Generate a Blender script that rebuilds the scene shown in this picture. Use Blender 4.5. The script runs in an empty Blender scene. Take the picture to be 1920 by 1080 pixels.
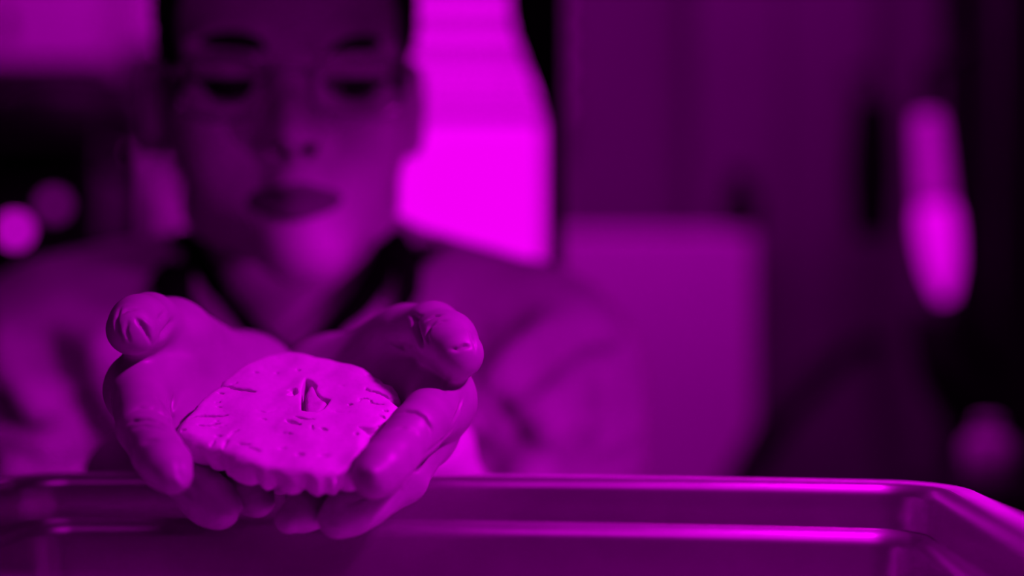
import bpy, bmesh, math, random
import numpy as np
from mathutils import Vector
from mathutils.bvhtree import BVHTree

C = bpy.context.scene
COL = C.collection
PI = math.pi

# ------------------------------------------------------------------ camera
CAM = Vector((0.0, 0.0, 1.04))
PITCH = math.atan(80 / 2667)          # camera looks up by under two degrees
cd = bpy.data.cameras.new('camera')
cam = bpy.data.objects.new('camera', cd)
COL.objects.link(cam)
cam.location = CAM
cam.rotation_euler = (PI / 2 + PITCH, 0, 0)
cd.lens = 50.0
cd.sensor_width = 36.0
cd.clip_start = 0.02
cd.dof.use_dof = True
cd.dof.focus_distance = 0.622
cd.dof.aperture_fstop = 1.8
C.camera = cam
FPX = 1920 * 50 / 36

_f = Vector((0, math.cos(PITCH), math.sin(PITCH)))
_u = Vector((0, -math.sin(PITCH), math.cos(PITCH)))


def at(px, py, d):
    """world point seen at that place of the photograph, d metres in front of the lens"""
    return CAM + _f * d + Vector((1, 0, 0)) * ((px - 960) / FPX * d) + _u * ((540 - py) / FPX * d)


# ------------------------------------------------------------------ world, lamps, exposure
TINT = (0.97, 0.0, 1.0)               # the room is lit magenta
w = bpy.data.worlds.new('world')
C.world = w
w.use_nodes = True
w.node_tree.nodes['Background'].inputs[0].default_value = (*TINT, 1)
w.node_tree.nodes['Background'].inputs[1].default_value = 1.0


def lamp(name, kind, loc, target, energy, **kw):
    l = bpy.data.lights.new(name, kind)
    l.color = TINT
    l.energy = energy
    for k, v in kw.items():
        setattr(l, k, v)
    o = bpy.data.objects.new(name, l)
    COL.objects.link(o)
    o.location = loc
    o.rotation_euler = (Vector(target) - Vector(loc)).to_track_quat('-Z', 'Y').to_euler()
    return o


# main bench lamp, above right, narrow: hands, slice, sleeve and chin
lamp('bench_lamp', 'SPOT', (0.43, 0.40, 1.50), (-0.06, 0.63, 0.95), 26,
     spot_size=math.radians(44), spot_blend=0.5, shadow_soft_size=0.03)
# added unseen low spot at the right, brightens sleeve and lower face
lamp('low_fill', 'SPOT', (0.62, 0.30, 1.00), (0.0, 0.92, 0.980), 13,
     spot_size=math.radians(34), spot_blend=0.7, shadow_soft_size=0.03)
# overhead lamp on the right half of the tray
lamp('tray_lamp', 'SPOT', (0.30, 0.66, 1.72), (0.14, 0.64, 0.95), 14,
     spot_size=math.radians(28), spot_blend=0.6, shadow_soft_size=0.05)
# added unseen lights: wall washer behind the person, weak fill high at the front
lamp('wall_fill', 'AREA', (0.0, 1.35, 2.36), (0.0, 2.3, 1.05), 6.5, shape='RECTANGLE', size=1.6, size_y=0.4, spread=math.radians(110))
lamp('front_fill', 'AREA', (-0.05, 0.05, 2.25), (-0.3, 0.95, 1.0), 1.7, shape='RECTANGLE', size=0.8, size_y=0.8)

C.view_settings.view_transform = 'Standard'
C.view_settings.look = 'None'
C.view_settings.gamma = 1.0
C.view_settings.exposure = 0.0
C.view_settings.use_curve_mapping = False

rng = np.random.default_rng(7)
random.seed(7)


# ------------------------------------------------------------------ materials
def mat(name, col, rough=0.6, metal=0.0, spec=0.5, var=0.08, vscale=30.0, bump=0.0, bscale=200.0,
        bdist=0.001, sss=0.0, emit=None, estr=0.0, coat=0.0):
    m = bpy.data.materials.new(name)
    m.use_nodes = True
    nt = m.node_tree
    b = nt.nodes['Principled BSDF']
    c = (col, col, col) if not isinstance(col, tuple) else col
    tc = nt.nodes.new('ShaderNodeTexCoord')
    nz = nt.nodes.new('ShaderNodeTexNoise')
    nz.inputs['Scale'].default_value = vscale
    nz.inputs['Detail'].default_value = 4
    nt.links.new(tc.outputs['Object'], nz.inputs['Vector'])
    rp = nt.nodes.new('ShaderNodeValToRGB')
    rp.color_ramp.elements[0].position = 0.3
    rp.color_ramp.elements[1].position = 0.7
    rp.color_ramp.elements[0].color = (*[x * (1 - var) for x in c], 1)
    rp.color_ramp.elements[1].color = (*[min(1, x * (1 + var)) for x in c], 1)
    nt.links.new(nz.outputs['Fac'], rp.inputs['Fac'])
    nt.links.new(rp.outputs['Color'], b.inputs['Base Color'])
    b.inputs['Roughness'].default_value = rough
    b.inputs['Metallic'].default_value = metal
    b.inputs['Specular IOR Level'].default_value = spec
    if coat:
        b.inputs['Coat Weight'].default_value = coat
        b.inputs['Coat Roughness'].default_value = 0.15
    if sss:
        b.inputs['Subsurface Weight'].default_value = sss
        b.inputs['Subsurface Radius'].default_value = (1, 1, 1)
        b.inputs['Subsurface Scale'].default_value = 0.004
    if emit:
        b.inputs['Emission Color'].default_value = (*emit, 1)
        b.inputs['Emission Strength'].default_value = estr
    if bump:
        n2 = nt.nodes.new('ShaderNodeTexNoise')
        n2.inputs['Scale'].default_value = bscale
        n2.inputs['Detail'].default_value = 5
        nt.links.new(tc.outputs['Object'], n2.inputs['Vector'])
        bp = nt.nodes.new('ShaderNodeBump')
        bp.inputs['Strength'].default_value = bump
        bp.inputs['Distance'].default_value = bdist
        nt.links.new(n2.outputs['Fac'], bp.inputs['Height'])
        nt.links.new(bp.outputs['Normal'], b.inputs['Normal'])
    return m


def glass_mat(name, gloss=0.08, rough=0.05, tint=1.0):
    m = bpy.data.materials.new(name)
    m.use_nodes = True
    nt = m.node_tree
    nt.nodes.remove(nt.nodes['Principled BSDF'])
    t = nt.nodes.new('ShaderNodeBsdfTransparent')
    t.inputs[0].default_value = (tint, tint, tint, 1)
    g = nt.nodes.new('ShaderNodeBsdfGlossy')
    g.inputs['Roughness'].default_value = rough
    mx = nt.nodes.new('ShaderNodeMixShader')
    mx.inputs[0].default_value = gloss
    nt.links.new(t.outputs[0], mx.inputs[1])
    nt.links.new(g.outputs[0], mx.inputs[2])
    nt.links.new(mx.outputs[0], nt.nodes['Material Output'].inputs[0])
    return m


M = {
    'wall': mat('wall_paint', 0.155, 0.8, var=0.04, vscale=3, bump=0.1),
    'ceiling': mat('ceiling_paint', 0.5, 0.9, var=0.03),
    'floor': mat('floor_vinyl', 0.12, 0.5, var=0.2, vscale=8),
    'frame': mat('window_frame_paint', 0.25, 0.5),
    'pane': glass_mat('window_glass', 0.04),
    'slat': mat('blind_slat', 0.75, 0.5, var=0.03),
    'cabinet': mat('cabinet_enamel', 0.85, 0.4, var=0.03, vscale=5),
    'seal': mat('cabinet_seal', 0.10, 0.7),
    'locker': mat('locker_paint', 0.15, 0.5, var=0.05, vscale=4),
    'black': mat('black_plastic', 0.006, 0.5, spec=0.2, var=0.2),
    'dark': mat('dark_enamel', 0.015, 0.5, spec=0.25, var=0.2),
    'darkgrey': mat('dark_grey_plastic', 0.05, 0.5, var=0.15),
    'white': mat('white_plastic', 0.80, 0.45, var=0.03),
    'grey': mat('grey_plastic', 0.3, 0.5, var=0.05),
    'bench': mat('bench_laminate', 0.05, 0.5, var=0.2, vscale=60),
    'steel': mat('tray_steel', 0.56, 0.33, metal=0.95, var=0.06, vscale=40, bump=0.05, bscale=400, bdist=0.0004),
    'rim_lit_steel': mat('tray_rim_lit_steel', 0.72, 0.42, metal=0.5, var=0.08, vscale=60, bump=0.08, bscale=500, bdist=0.0004),  # paler than the basin steel, brightness of the lit rim put into the colour
    'leg': mat('painted_steel', 0.08, 0.4, metal=0.3),
    'skin': mat('skin', 0.50, 0.5, spec=0.35, var=0.06, vscale=40, bump=0.12, bscale=500, sss=0.12),
    'lip': mat('lip_skin', 0.12, 0.75, var=0.08, vscale=150),
    'hair': mat('hair', 0.008, 0.6, spec=0.2, var=0.3, vscale=120, bump=0.4, bscale=300),
    'shirt': mat('black_shirt', 0.006, 0.85, spec=0.1, var=0.2, vscale=200),
    'coat': mat('coat_cotton', 0.50, 0.85, spec=0.1, var=0.05, vscale=300, bump=0.15, bscale=1200, bdist=0.0005),
    'shade_strip': mat('shade_strip_cloth', 0.02, 0.9, spec=0.1, var=0.1),  # near-black, stands in for shade on the coat
    'lapel': mat('lapel_cotton', 0.85, 0.85, spec=0.1, var=0.05, vscale=300),
    'trousers': mat('trouser_cloth', 0.04, 0.9, spec=0.1, var=0.15, vscale=200),
    'shoe': mat('shoe_leather', 0.02, 0.4),
    'glove': mat('nitrile_glove', 0.35, 0.42, spec=0.45, var=0.07, vscale=60, bump=0.10, bscale=1500, bdist=0.0004),
    'goggle': glass_mat('clear_frame_plastic', 0.22, 0.2, 0.82),
    'lens': glass_mat('lens_plastic', 0.02),
    'eye': mat('eye_white', 0.25, 0.6),
    'iris': mat('iris', 0.01, 0.5),
    'shade': mat('lamp_shade_frosted', 0.7, 0.5, emit=TINT, estr=0.26),
    'tube': mat('lamp_tube_lit', 0.8, 0.4, emit=TINT, estr=0.70),
    'led': mat('indicator_lit', 0.5, 0.3, emit=TINT, estr=1.5),
    'led_dim': mat('indicator_dim', 0.5, 0.3, emit=TINT, estr=0.2),
}


# brain tissue: pale, slightly mottled, finely pitted
def brain_mat():
    m = mat('fixed_brain_tissue', 0.72, 0.55, spec=0.35, var=0.05, vscale=90, sss=0.15)
    nt = m.node_tree
    b = nt.nodes['Principled BSDF']
    tc = nt.nodes.new('ShaderNodeTexCoord')
    n1 = nt.nodes.new('ShaderNodeTexNoise')
    n1.inputs['Scale'].default_value = 380
    n1.inputs['Detail'].default_value = 8
    n1.inputs['Roughness'].default_value = 0.65
    mp = nt.nodes.new('ShaderNodeMapping')
    mp.inputs['Scale'].default_value = (0.7, 1.0, 1.0)
    nt.links.new(tc.outputs['Object'], mp.inputs['Vector'])
    nt.links.new(mp.outputs[0], n1.inputs['Vector'])
    bp = nt.nodes.new('ShaderNodeBump')
    bp.inputs['Strength'].default_value = 0.6
    bp.inputs['Distance'].default_value = 0.0012
    nt.links.new(n1.outputs['Fac'], bp.inputs['Height'])
    nt.links.new(bp.outputs['Normal'], b.inputs['Normal'])
    return m


M['brain'] = brain_mat()
M['plexus'] = mat('ventricle_tissue', 0.55, 0.5, var=0.15, vscale=200, bump=0.5, bscale=500)


# ------------------------------------------------------------------ object helpers
def thing(name, label, cat, loc=(0, 0, 0), group=None):
    o = bpy.data.objects.new(name, None)
    COL.objects.link(o)
    o.location = loc
    o.empty_display_size = 0.05
    o['label'] = label
    o['category'] = cat
    if group:
        o['group'] = group
    return o


def link_mesh(name, me, m, parent=None, smooth=True):
    if smooth:
        me.polygons.foreach_set('use_smooth', np.ones(len(me.polygons), bool))
    if m:
        me.materials.append(m)
    o = bpy.data.objects.new(name, me)
    COL.objects.link(o)
    if parent is not None:
        o.parent = parent
        o.location = -Vector(parent.location) if parent.parent is None else (0, 0, 0)
    return o


def obj(name, bm, m, parent=None, smooth=False):
    me = bpy.data.meshes.new(name)
    bmesh.ops.recalc_face_normals(bm, faces=bm.faces)
    bm.to_mesh(me)
    bm.free()
    return link_mesh(name, me, m, parent, smooth)


def struct(name, bm, m, parent=None):
    o = obj(name, bm, m, parent)
    if parent is None:
        o['kind'] = 'structure'
    return o


def box(bm, x0, x1, y0, y1, z0, z1, bev=0.0):
    r = bmesh.ops.create_cube(bm, size=1)
    vs = r['verts']
    for v in vs:
        v.co = Vector((x0 + (v.co.x + .5) * (x1 - x0), y0 + (v.co.y + .5) * (y1 - y0), z0 + (v.co.z + .5) * (z1 - z0)))
    if bev:
        es = list({e for v in vs for e in v.link_edges})
        bmesh.ops.bevel(bm, geom=es, offset=bev, segments=3, profile=0.5, affect='EDGES')
    return bm


def bx(*a, bev=0.0):
    return box(bmesh.new(), *a, bev=bev)


def tube(bm, pts, rad, seg=10, closed=False):
    pts = [Vector(p) for p in pts]
    n = len(pts)
    rads = rad if isinstance(rad, (list, tuple)) else [rad] * n
    rings = []
    ref = None
    for i, p in enumerate(pts):
        a = pts[(i - 1) % n] if (closed or i > 0) else p
        b = pts[(i + 1) % n] if (closed or i < n - 1) else p
        t = (b - a).normalized()
        if ref is None:
            ref = Vector((0, 0, 1)) if abs(t.z) < 0.9 else Vector((1, 0, 0))
        s = t.cross(ref).normalized()
        ref = s.cross(t).normalized()
        rings.append([bm.verts.new(p + (s * math.cos(2 * PI * k / seg) + ref * math.sin(2 * PI * k / seg)) * rads[i]) for k in range(seg)])
    for i in range(n if closed else n - 1):
        A, B = rings[i], rings[(i + 1) % n]
        for k in range(seg):
            bm.faces.new((A[k], A[(k + 1) % seg], B[(k + 1) % seg], B[k]))
    if not closed:
        bm.faces.new(rings[0][::-1])
        bm.faces.new(rings[-1])
    return bm


def smooth_line(pts, n=6):
    P = [np.array(p, float) for p in pts]
    P = [2 * P[0] - P[1]] + P + [2 * P[-1] - P[-2]]
    out = []
    for i in range(1, len(P) - 2):
        for k in range(n):
            t = k / n
            out.append(tuple(.5 * (2 * P[i] + (P[i + 1] - P[i - 1]) * t + (2 * P[i - 1] - 5 * P[i] + 4 * P[i + 1] - P[i + 2]) * t * t + (3 * P[i] - P[i - 1] - 3 * P[i + 1] + P[i + 2]) * t ** 3)))
    return out + [tuple(P[-2])]


def stube(bm, pts, rad, seg=10, n=6):
    L = smooth_line([(*p, r) for p, r in zip(pts, rad)], n)
    return tube(bm, [q[:3] for q in L], [q[3] for q in L], seg)


def lathe(bm, prof, cx, cy, seg=28):
    rings = []
    for r, z in prof:
        rings.append([bm.verts.new((cx + max(r, 1e-5) * math.cos(2 * PI * k / seg), cy + max(r, 1e-5) * math.sin(2 * PI * k / seg), z)) for k in range(seg)])
    for A, B in zip(rings, rings[1:]):
        for k in range(seg):
            bm.faces.new((A[k], A[(k + 1) % seg], B[(k + 1) % seg], B[k]))
    bm.faces.new(rings[0][::-1])
    bm.faces.new(rings[-1])
    return bm


# ------------------------------------------------------------------ implicit surfaces
def smin(a, b, k):
    if k <= 0:
        return np.minimum(a, b)
    h = np.maximum(k - np.abs(a - b), 0) / k
    return np.minimum(a, b) - h * h * k * 0.25


class Field:
    def __init__(self, xs, ys, zs):
        self.ax = [np.asarray(a, np.float32) for a in (xs, ys, zs)]
        self.D = np.full([len(a) for a in self.ax], 1.0, np.float32)

    def like(self):
        return Field(*self.ax)

    def sub(self, lo, hi):
        sl = tuple(slice(int(np.searchsorted(a, l)), int(np.searchsorted(a, h))) for a, l, h in zip(self.ax, lo, hi))
        X = self.ax[0][sl[0]][:, None, None]
        Y = self.ax[1][sl[1]][None, :, None]
        Z = self.ax[2][sl[2]][None, None, :]
        return sl, X, Y, Z

    def put(self, sl, v, k, cut=False):
        if cut:
            self.D[sl] = -smin(-self.D[sl], v, k)
        else:
            self.D[sl] = smin(self.D[sl], v, k)

    def cap(self, a, b, ra, rb, k=0.0, cut=False, m=0.03):
        a = np.array(a, float); b = np.array(b, float)
        R = max(ra, rb) + m
        sl, X, Y, Z = self.sub(np.minimum(a, b) - R, np.maximum(a, b) + R)
        d = b - a
        L = float(d @ d) + 1e-12
        t = np.clip(((X - a[0]) * d[0] + (Y - a[1]) * d[1] + (Z - a[2]) * d[2]) / L, 0, 1)
        q = np.sqrt((X - a[0] - t * d[0]) ** 2 + (Y - a[1] - t * d[1]) ** 2 + (Z - a[2] - t * d[2]) ** 2)
        self.put(sl, q - (ra + (rb - ra) * t), k, cut)

    def ell(self, c, r, k=0.0, cut=False, m=0.03, rot=None):
        c = np.array(c, float); r = np.array(r, float)
        R = (r if rot is None else np.full(3, r.max())) + m
        sl, X, Y, Z = self.sub(c - R, c + R)
        x, y, z = X - c[0], Y - c[1], Z - c[2]
        if rot is not None:
            Q = np.array(rot.inverted())
            x, y, z = (Q[0][0] * x + Q[0][1] * y + Q[0][2] * z, Q[1][0] * x + Q[1][1] * y + Q[1][2] * z, Q[2][0] * x + Q[2][1] * y + Q[2][2] * z)
        k0 = np.sqrt((x / r[0]) ** 2 + (y / r[1]) ** 2 + (z / r[2]) ** 2)
        k1 = np.sqrt((x / r[0] ** 2) ** 2 + (y / r[1] ** 2) ** 2 + (z / r[2] ** 2) ** 2) + 1e-9
        self.put(sl, k0 * (k0 - 1) / k1, k, cut)

    def chain(self, pts, k=0.002, m=0.03):
        for p, q in zip(pts, pts[1:]):
            self.cap(p[0], q[0], p[1], q[1], k, m=m)

    def sample(self, P):
        idx = []
        for a, c in zip(self.ax, P.T):
            idx.append(np.clip(np.interp(c, a, np.arange(len(a))), 0, len(a) - 1.001))
        i0 = [np.floor(i).astype(int) for i in idx]
        f = [i - j for i, j in zip(idx, i0)]
        out = 0
        for dx in (0, 1):
            for dy in (0, 1):
                for dz in (0, 1):
                    wgt = (f[0] if dx else 1 - f[0]) * (f[1] if dy else 1 - f[1]) * (f[2] if dz else 1 - f[2])
                    out = out + wgt * self.D[i0[0] + dx, i0[1] + dy, i0[2] + dz]
        return out

    def nets(self):
        D = self.D
        s = D < 0
        n = np.zeros([k - 1 for k in D.shape], np.int8)
        for a in (0, 1):
            for b in (0, 1):
                for c in (0, 1):
                    n += s[a:a + n.shape[0], b:b + n.shape[1], c:c + n.shape[2]]
        act = (n > 0) & (n < 8)
        I = np.argwhere(act)
        cid = np.full(act.shape, -1, np.int32)
        cid[act] = np.arange(len(I))
        val = {}
        for a in (0, 1):
            for b in (0, 1):
                for c in (0, 1):
                    val[a, b, c] = D[I[:, 0] + a, I[:, 1] + b, I[:, 2] + c]
        P = np.zeros((len(I), 3)); cnt = np.zeros(len(I))
        ks = list(val)
        for p in ks:
            for ax in range(3):
                if p[ax] == 0:
                    q = list(p); q[ax] = 1; q = tuple(q)
                    va, vb = val[p], val[q]
                    cr = (va < 0) != (vb < 0)
                    t = np.where(cr, va / np.where(cr, va - vb, 1), 0)
                    for k in range(3):
                        P[:, k] += np.where(cr, p[k] + (t if k == ax else 0), 0)
                    cnt += cr
        P = I + P / cnt[:, None]
        V = np.stack([np.interp(P[:, k], np.arange(len(self.ax[k])), self.ax[k]) for k in range(3)], 1)
        F = []
        for ax in range(3):
            o = [(ax + 1) % 3, (ax + 2) % 3]
            sa = [slice(None)] * 3; sb = [slice(None)] * 3
            sa[ax] = slice(0, -1); sb[ax] = slice(1, None)
            e = s[tuple(sa)] != s[tuple(sb)]
            for k in o:
                cutm = [slice(None)] * 3
                cutm[k] = 0; e[tuple(cutm)] = False
                cutm[k] = -1; e[tuple(cutm)] = False
            E = np.argwhere(e)
            ina = s[tuple(E.T)]
            def cell(da, db):
                q = E.copy(); q[:, o[0]] += da; q[:, o[1]] += db
                return cid[tuple(q.T)]
            quad = np.stack([cell(-1, -1), cell(0, -1), cell(0, 0), cell(-1, 0)], 1)
            quad[~ina] = quad[~ina][:, ::-1]
            F.append(quad)
        F = np.concatenate(F)
        F = F[(F >= 0).all(1)]
        return V, F


def relax(V, F, it=2, lam=0.5):
    e = np.concatenate([F[:, [0, 1]], F[:, [1, 2]], F[:, [2, 3]], F[:, [3, 0]]])
    a = np.concatenate([e[:, 0], e[:, 1]]); b = np.concatenate([e[:, 1], e[:, 0]])
    n = np.bincount(a, minlength=len(V)).astype(float)
    n[n == 0] = 1
    for i in range(it):
        for l in (lam, -lam * 1.03):
            S = np.stack([np.bincount(a, V[b, k], len(V)) for k in range(3)], 1) / n[:, None]
            V = V + l * (S - V)
    return V


def vnormals(V, F):
    n = np.cross(V[F[:, 2]] - V[F[:, 0]], V[F[:, 3]] - V[F[:, 1]])
    N = np.zeros_like(V)
    for k in range(4):
        for c in range(3):
            N[:, c] += np.bincount(F[:, k], n[:, c], len(V))
    return N / (np.linalg.norm(N, axis=1)[:, None] + 1e-12)


def quads_mesh(name, V, F):
    me = bpy.data.meshes.new(name)
    me.vertices.add(len(V))
    me.vertices.foreach_set('co', V.astype(np.float32).ravel())
    me.loops.add(len(F) * 4)
    me.loops.foreach_set('vertex_index', F.astype(np.int32).ravel())
    me.polygons.add(len(F))
    me.polygons.foreach_set('loop_start', np.arange(0, len(F) * 4, 4, dtype=np.int32))
    me.polygons.foreach_set('loop_total', np.full(len(F), 4, np.int32))
    me.update(calc_edges=True)
    me.validate()
    return me


def folds(V, F, lines, gain=1.0):
    """push the surface in (amp > 0) or out (amp < 0) along drawn crease lines; each line: (points in the
    photograph, amp, sigma)"""
    bvh = BVHTree.FromPolygons([tuple(v) for v in V], [tuple(int(i) for i in f) for f in F])
    N = vnormals(V, F)
    off = np.zeros(len(V))
    for pts, amp, sig in lines:
        L = []
        for (x0, y0), (x1, y1) in zip(pts, pts[1:]):
            n = max(2, int(math.hypot(x1 - x0, y1 - y0) / 2.5))
            for i in range(n):
                t = i / n
                d = (at(x0 + (x1 - x0) * t, y0 + (y1 - y0) * t, 1.0) - CAM).normalized()
                hit = bvh.ray_cast(CAM, d)
                if hit[0] is not None:
                    L.append(tuple(hit[0]))
        if not L:
            continue
        L = np.array(L)
        lo, hi = L.min(0) - 4 * sig, L.max(0) + 4 * sig
        sel = np.nonzero(((V > lo) & (V < hi)).all(1))[0]
        best = np.full(len(sel), 9.0)
        arg = np.zeros(len(sel), int)
        for j, p in enumerate(L):
            dd = ((V[sel] - p) ** 2).sum(1)
            c = dd < best
            best[c] = dd[c]; arg[c] = j
        taper = np.minimum(1, np.minimum(arg + 1, len(L) - arg) / (0.25 * len(L) + 1))
        off[sel] -= gain * amp * taper * np.exp(-best / sig ** 2)
    return V + N * off[:, None]


# ================================================================== THE ROOM
YB = 2.30                                         # far wall
X0, X1, YF, ZC = -1.55, 1.45, -1.25, 2.42
wl, wr = at(420, 0, YB).x, at(1062, 0, YB).x      # window opening
wb, wt = at(0, 640, YB).z, 2.0
bm = bmesh.new()
box(bm, X0, wl, YB, YB + .12, 0, ZC)
box(bm, wr, X1, YB, YB + .12, 0, ZC)
box(bm, wl, wr, YB, YB + .12, 0, wb)
box(bm, wl, wr, YB, YB + .12, wt, ZC)
struct('wall_far', bm, M['wall'])
struct('wall_left', bx(X0 - .1, X0, YF - .1, YB + .12, 0, ZC), M['wall'])
struct('wall_right', bx(X1, X1 + .1, YF - .1, YB + .12, 0, ZC), M['wall'])
struct('wall_near', bx(X0, X1, YF - .1, YF, 0, ZC), M['wall'])
struct('floor', bx(X0 - .1, X1 + .1, YF - .1, YB + .12, -.1, 0), M['floor'])
struct('ceiling', bx(X0 - .1, X1 + .1, YF - .1, YB + .12, ZC, ZC + .1), M['ceiling'])
struct('baseboard_far', bx(X0, X1, YB - .015, YB, 0, .09, bev=.003), M['dark'])

wn = bpy.data.objects.new('window_1', None)
COL.objects.link(wn)
wn['kind'] = 'structure'
wn.location = ((wl + wr) / 2, YB + .05, wb)
bm = bmesh.new()
fw = .03
box(bm, wl, wl + fw, YB + .03, YB + .09, wb, wt, .003)
box(bm, wr - fw, wr, YB + .03, YB + .09, wb, wt, .003)
box(bm, wl + fw, wr - fw, YB + .03, YB + .09, wb, wb + fw, .003)
box(bm, wl + fw, wr - fw, YB + .03, YB + .09, wt - fw, wt, .003)
obj('window_frame', bm, M['frame'], wn)
obj('pane', bx(wl + fw, wr - fw, YB + .055, YB + .061, wb + fw, wt - fw), M['pane'], wn)
obj('window_sill', bx(wl - .02, wr + .02, YB - .05, YB + .03, wb - .025, wb, bev=.004), M['frame'], wn)

# venetian blind, half drawn up
bl = thing('venetian_blind', 'white venetian blind with wide slats half drawn over the bright window', 'blind', ((wl + wr) / 2, YB - .03, wt))
zlow = at(0, 205, YB).z
obj('head_rail', bx(wl, wr, YB - .055, YB - .005, wt - .01, wt + .035, bev=.003), M['slat'], bl)
me = bpy.data.meshes.new('slat')
b2 = bmesh.new()
hw = (wr - wl) / 2 - .004
ang = math.radians(42)
prof = [(-.024, -.002), (-.012, .001), (0, .002), (.012, .001), (.024, -.002)]
rows = []
for x in (-hw, hw):
    rows.append([b2.verts.new((x, a * math.cos(ang) - c * math.sin(ang), a * math.sin(ang) + c * math.cos(ang))) for a, c in prof])
for a in range(4):
    b2.faces.new((rows[0][a], rows[0][a + 1], rows[1][a + 1], rows[1][a]))
bmesh.ops.solidify(b2, geom=b2.faces[:], thickness=.0016)
b2.to_mesh(me); b2.free()
me.materials.append(M['slat'])
z = wt - .04
while z > zlow + .02:
    o = bpy.data.objects.new('slat', me)
    COL.objects.link(o)
    o.parent = bl
    o.location = (0, 0, z - wt)
    z -= .05
obj('bottom_rail', bx(wl + .004, wr - .004, YB - .05, YB - .01, zlow - .012, zlow + .008, bev=.003), M['slat'], bl)
for fx in (.16, .84):
    x = wl + (wr - wl) * fx
    obj('cord', tube(bmesh.new(), [(x, YB - .057, wt), (x, YB - .057, zlow)], .0012, 6), M['slat'], bl)

# dark curtain gathered at the right of the window, hanging nearer
cu = thing('curtain', 'narrow black curtain gathered along the right side of the bright window', 'curtain', at(1045, 0, 1.12))
bm = bmesh.new()
d = 1.12
rows = []
for i in range(40):
    py = -60 + i * 30
    t = min(1, max(0, py / 250))
    t = t * t * (3 - 2 * t)
    xl = 955 + (1022 - 955) * t
    xr = 1056
    row = []
    for j in range(13):
        p = at(xl + (xr - xl) * j / 12, py, d)
        row.append(bm.verts.new((p.x, d + .006 * math.sin(j * 1.9 + .04 * i), p.z)))
    rows.append(row)
for A, B in zip(rows, rows[1:]):
    for j in range(12):
        bm.faces.new((A[j], A[j + 1], B[j + 1], B[j]))
bmesh.ops.solidify(bm, geom=bm.faces[:], thickness=.003)
obj('cloth', bm, M['black'], cu, True)
p = at(1010, -60, d)
obj('rod', tube(bmesh.new(), [(p.x - .08, d, p.z), (p.x + .1, d, p.z)], .008), M['dark'], cu)
obj('rod_drop', tube(bmesh.new(), [(p.x + .02, d, p.z), (p.x + .02, d, ZC)], .006), M['dark'], cu)

# ------------------------------------------------------------------ right hand background
# white enamel cabinet
d = 2.05
cl, cr = at(1045, 0, d).x, at(1418, 0, d).x
ct = at(0, 430, d).z
t = thing('cabinet', 'pale enamelled cabinet standing right of the window behind the person', 'cabinet', ((cl + cr) / 2, d + .12, 0))
obj('body', bx(cl, cr, d + .025, d + .125, .05, ct, bev=.006), M['cabinet'], t)
dr = obj('door', bx(cl + .003, cr - .003, d, d + .022, .08, ct - .004, bev=.005), M['cabinet'], t)
obj('seal', bx(cl + .008, cr - .008, d + .0215, d + .0255, .085, ct - .01), M['seal'], t)
obj('plinth', bx(cl + .02, cr - .02, d + .04, d + .12, 0, .05), M['dark'], t)
# black stoppered jar on the cabinet
p = at(1388, 432, d + .05)
t = thing('jar', 'small black stoppered jar on the pale cabinet, at its right end', 'jar', (p.x, p.y, ct))
obj('jar_body', lathe(bmesh.new(), [(.02, ct), (.029, ct + .004), (.031, ct + .03), (.028, ct + .052), (.016, ct + .062), (.015, ct + .07)], p.x, p.y), M['black'], t, True)
obj('stopper', lathe(bmesh.new(), [(.013, ct + .07), (.019, ct + .074), (.02, ct + .084), (.012, ct + .09)], p.x, p.y), M['black'], t, True)

# grey locker with two doors, against the far wall
ll, lr = at(1300, 0, 2.2).x, at(1640, 0, 2.2).x
t = thing('locker', 'tall dull grey steel locker against the far wall, right of the cabinet', 'locker', ((ll + lr) / 2, 2.25, 0))
obj('body', bx(ll, lr, 2.205, 2.295, .0, 1.9, bev=.004), M['locker'], t)
mid = (ll + lr) / 2
for a, b in ((ll + .004, mid - .002), (mid + .002, lr - .004)):
    dd = obj('door', bx(a, b, 2.188, 2.203, .06, 1.88, bev=.003), M['locker'], t)
    bm = bmesh.new()
    for k in range(4):
        box(bm, a + .03, b - .03, 2.184, 2.19, 1.70 + k * .03, 1.712 + k * .03)
    obj('vent', bm, M['dark'], dd)

# black telephone-like wall box hanging right of locker: apron on a hook
d = 2.02
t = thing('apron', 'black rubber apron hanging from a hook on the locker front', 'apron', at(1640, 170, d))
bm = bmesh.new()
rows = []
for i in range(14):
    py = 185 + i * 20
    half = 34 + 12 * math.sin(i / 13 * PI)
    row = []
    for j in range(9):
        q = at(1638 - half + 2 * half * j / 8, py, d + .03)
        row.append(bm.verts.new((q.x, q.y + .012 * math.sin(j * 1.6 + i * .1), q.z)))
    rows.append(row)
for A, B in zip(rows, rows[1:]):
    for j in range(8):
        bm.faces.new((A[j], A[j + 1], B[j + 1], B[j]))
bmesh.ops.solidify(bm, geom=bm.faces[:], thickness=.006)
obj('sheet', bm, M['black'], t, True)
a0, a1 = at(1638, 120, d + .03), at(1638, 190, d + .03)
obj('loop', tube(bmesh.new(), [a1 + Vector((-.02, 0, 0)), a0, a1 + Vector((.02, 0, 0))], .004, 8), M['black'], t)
obj('hook', tube(bmesh.new(), [(a0.x, 2.188, a0.z + .01), (a0.x, d + .02, a0.z - .004), (a0.x, d + .015, a0.z + .012)], .005, 8), M['dark'], t)

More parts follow.
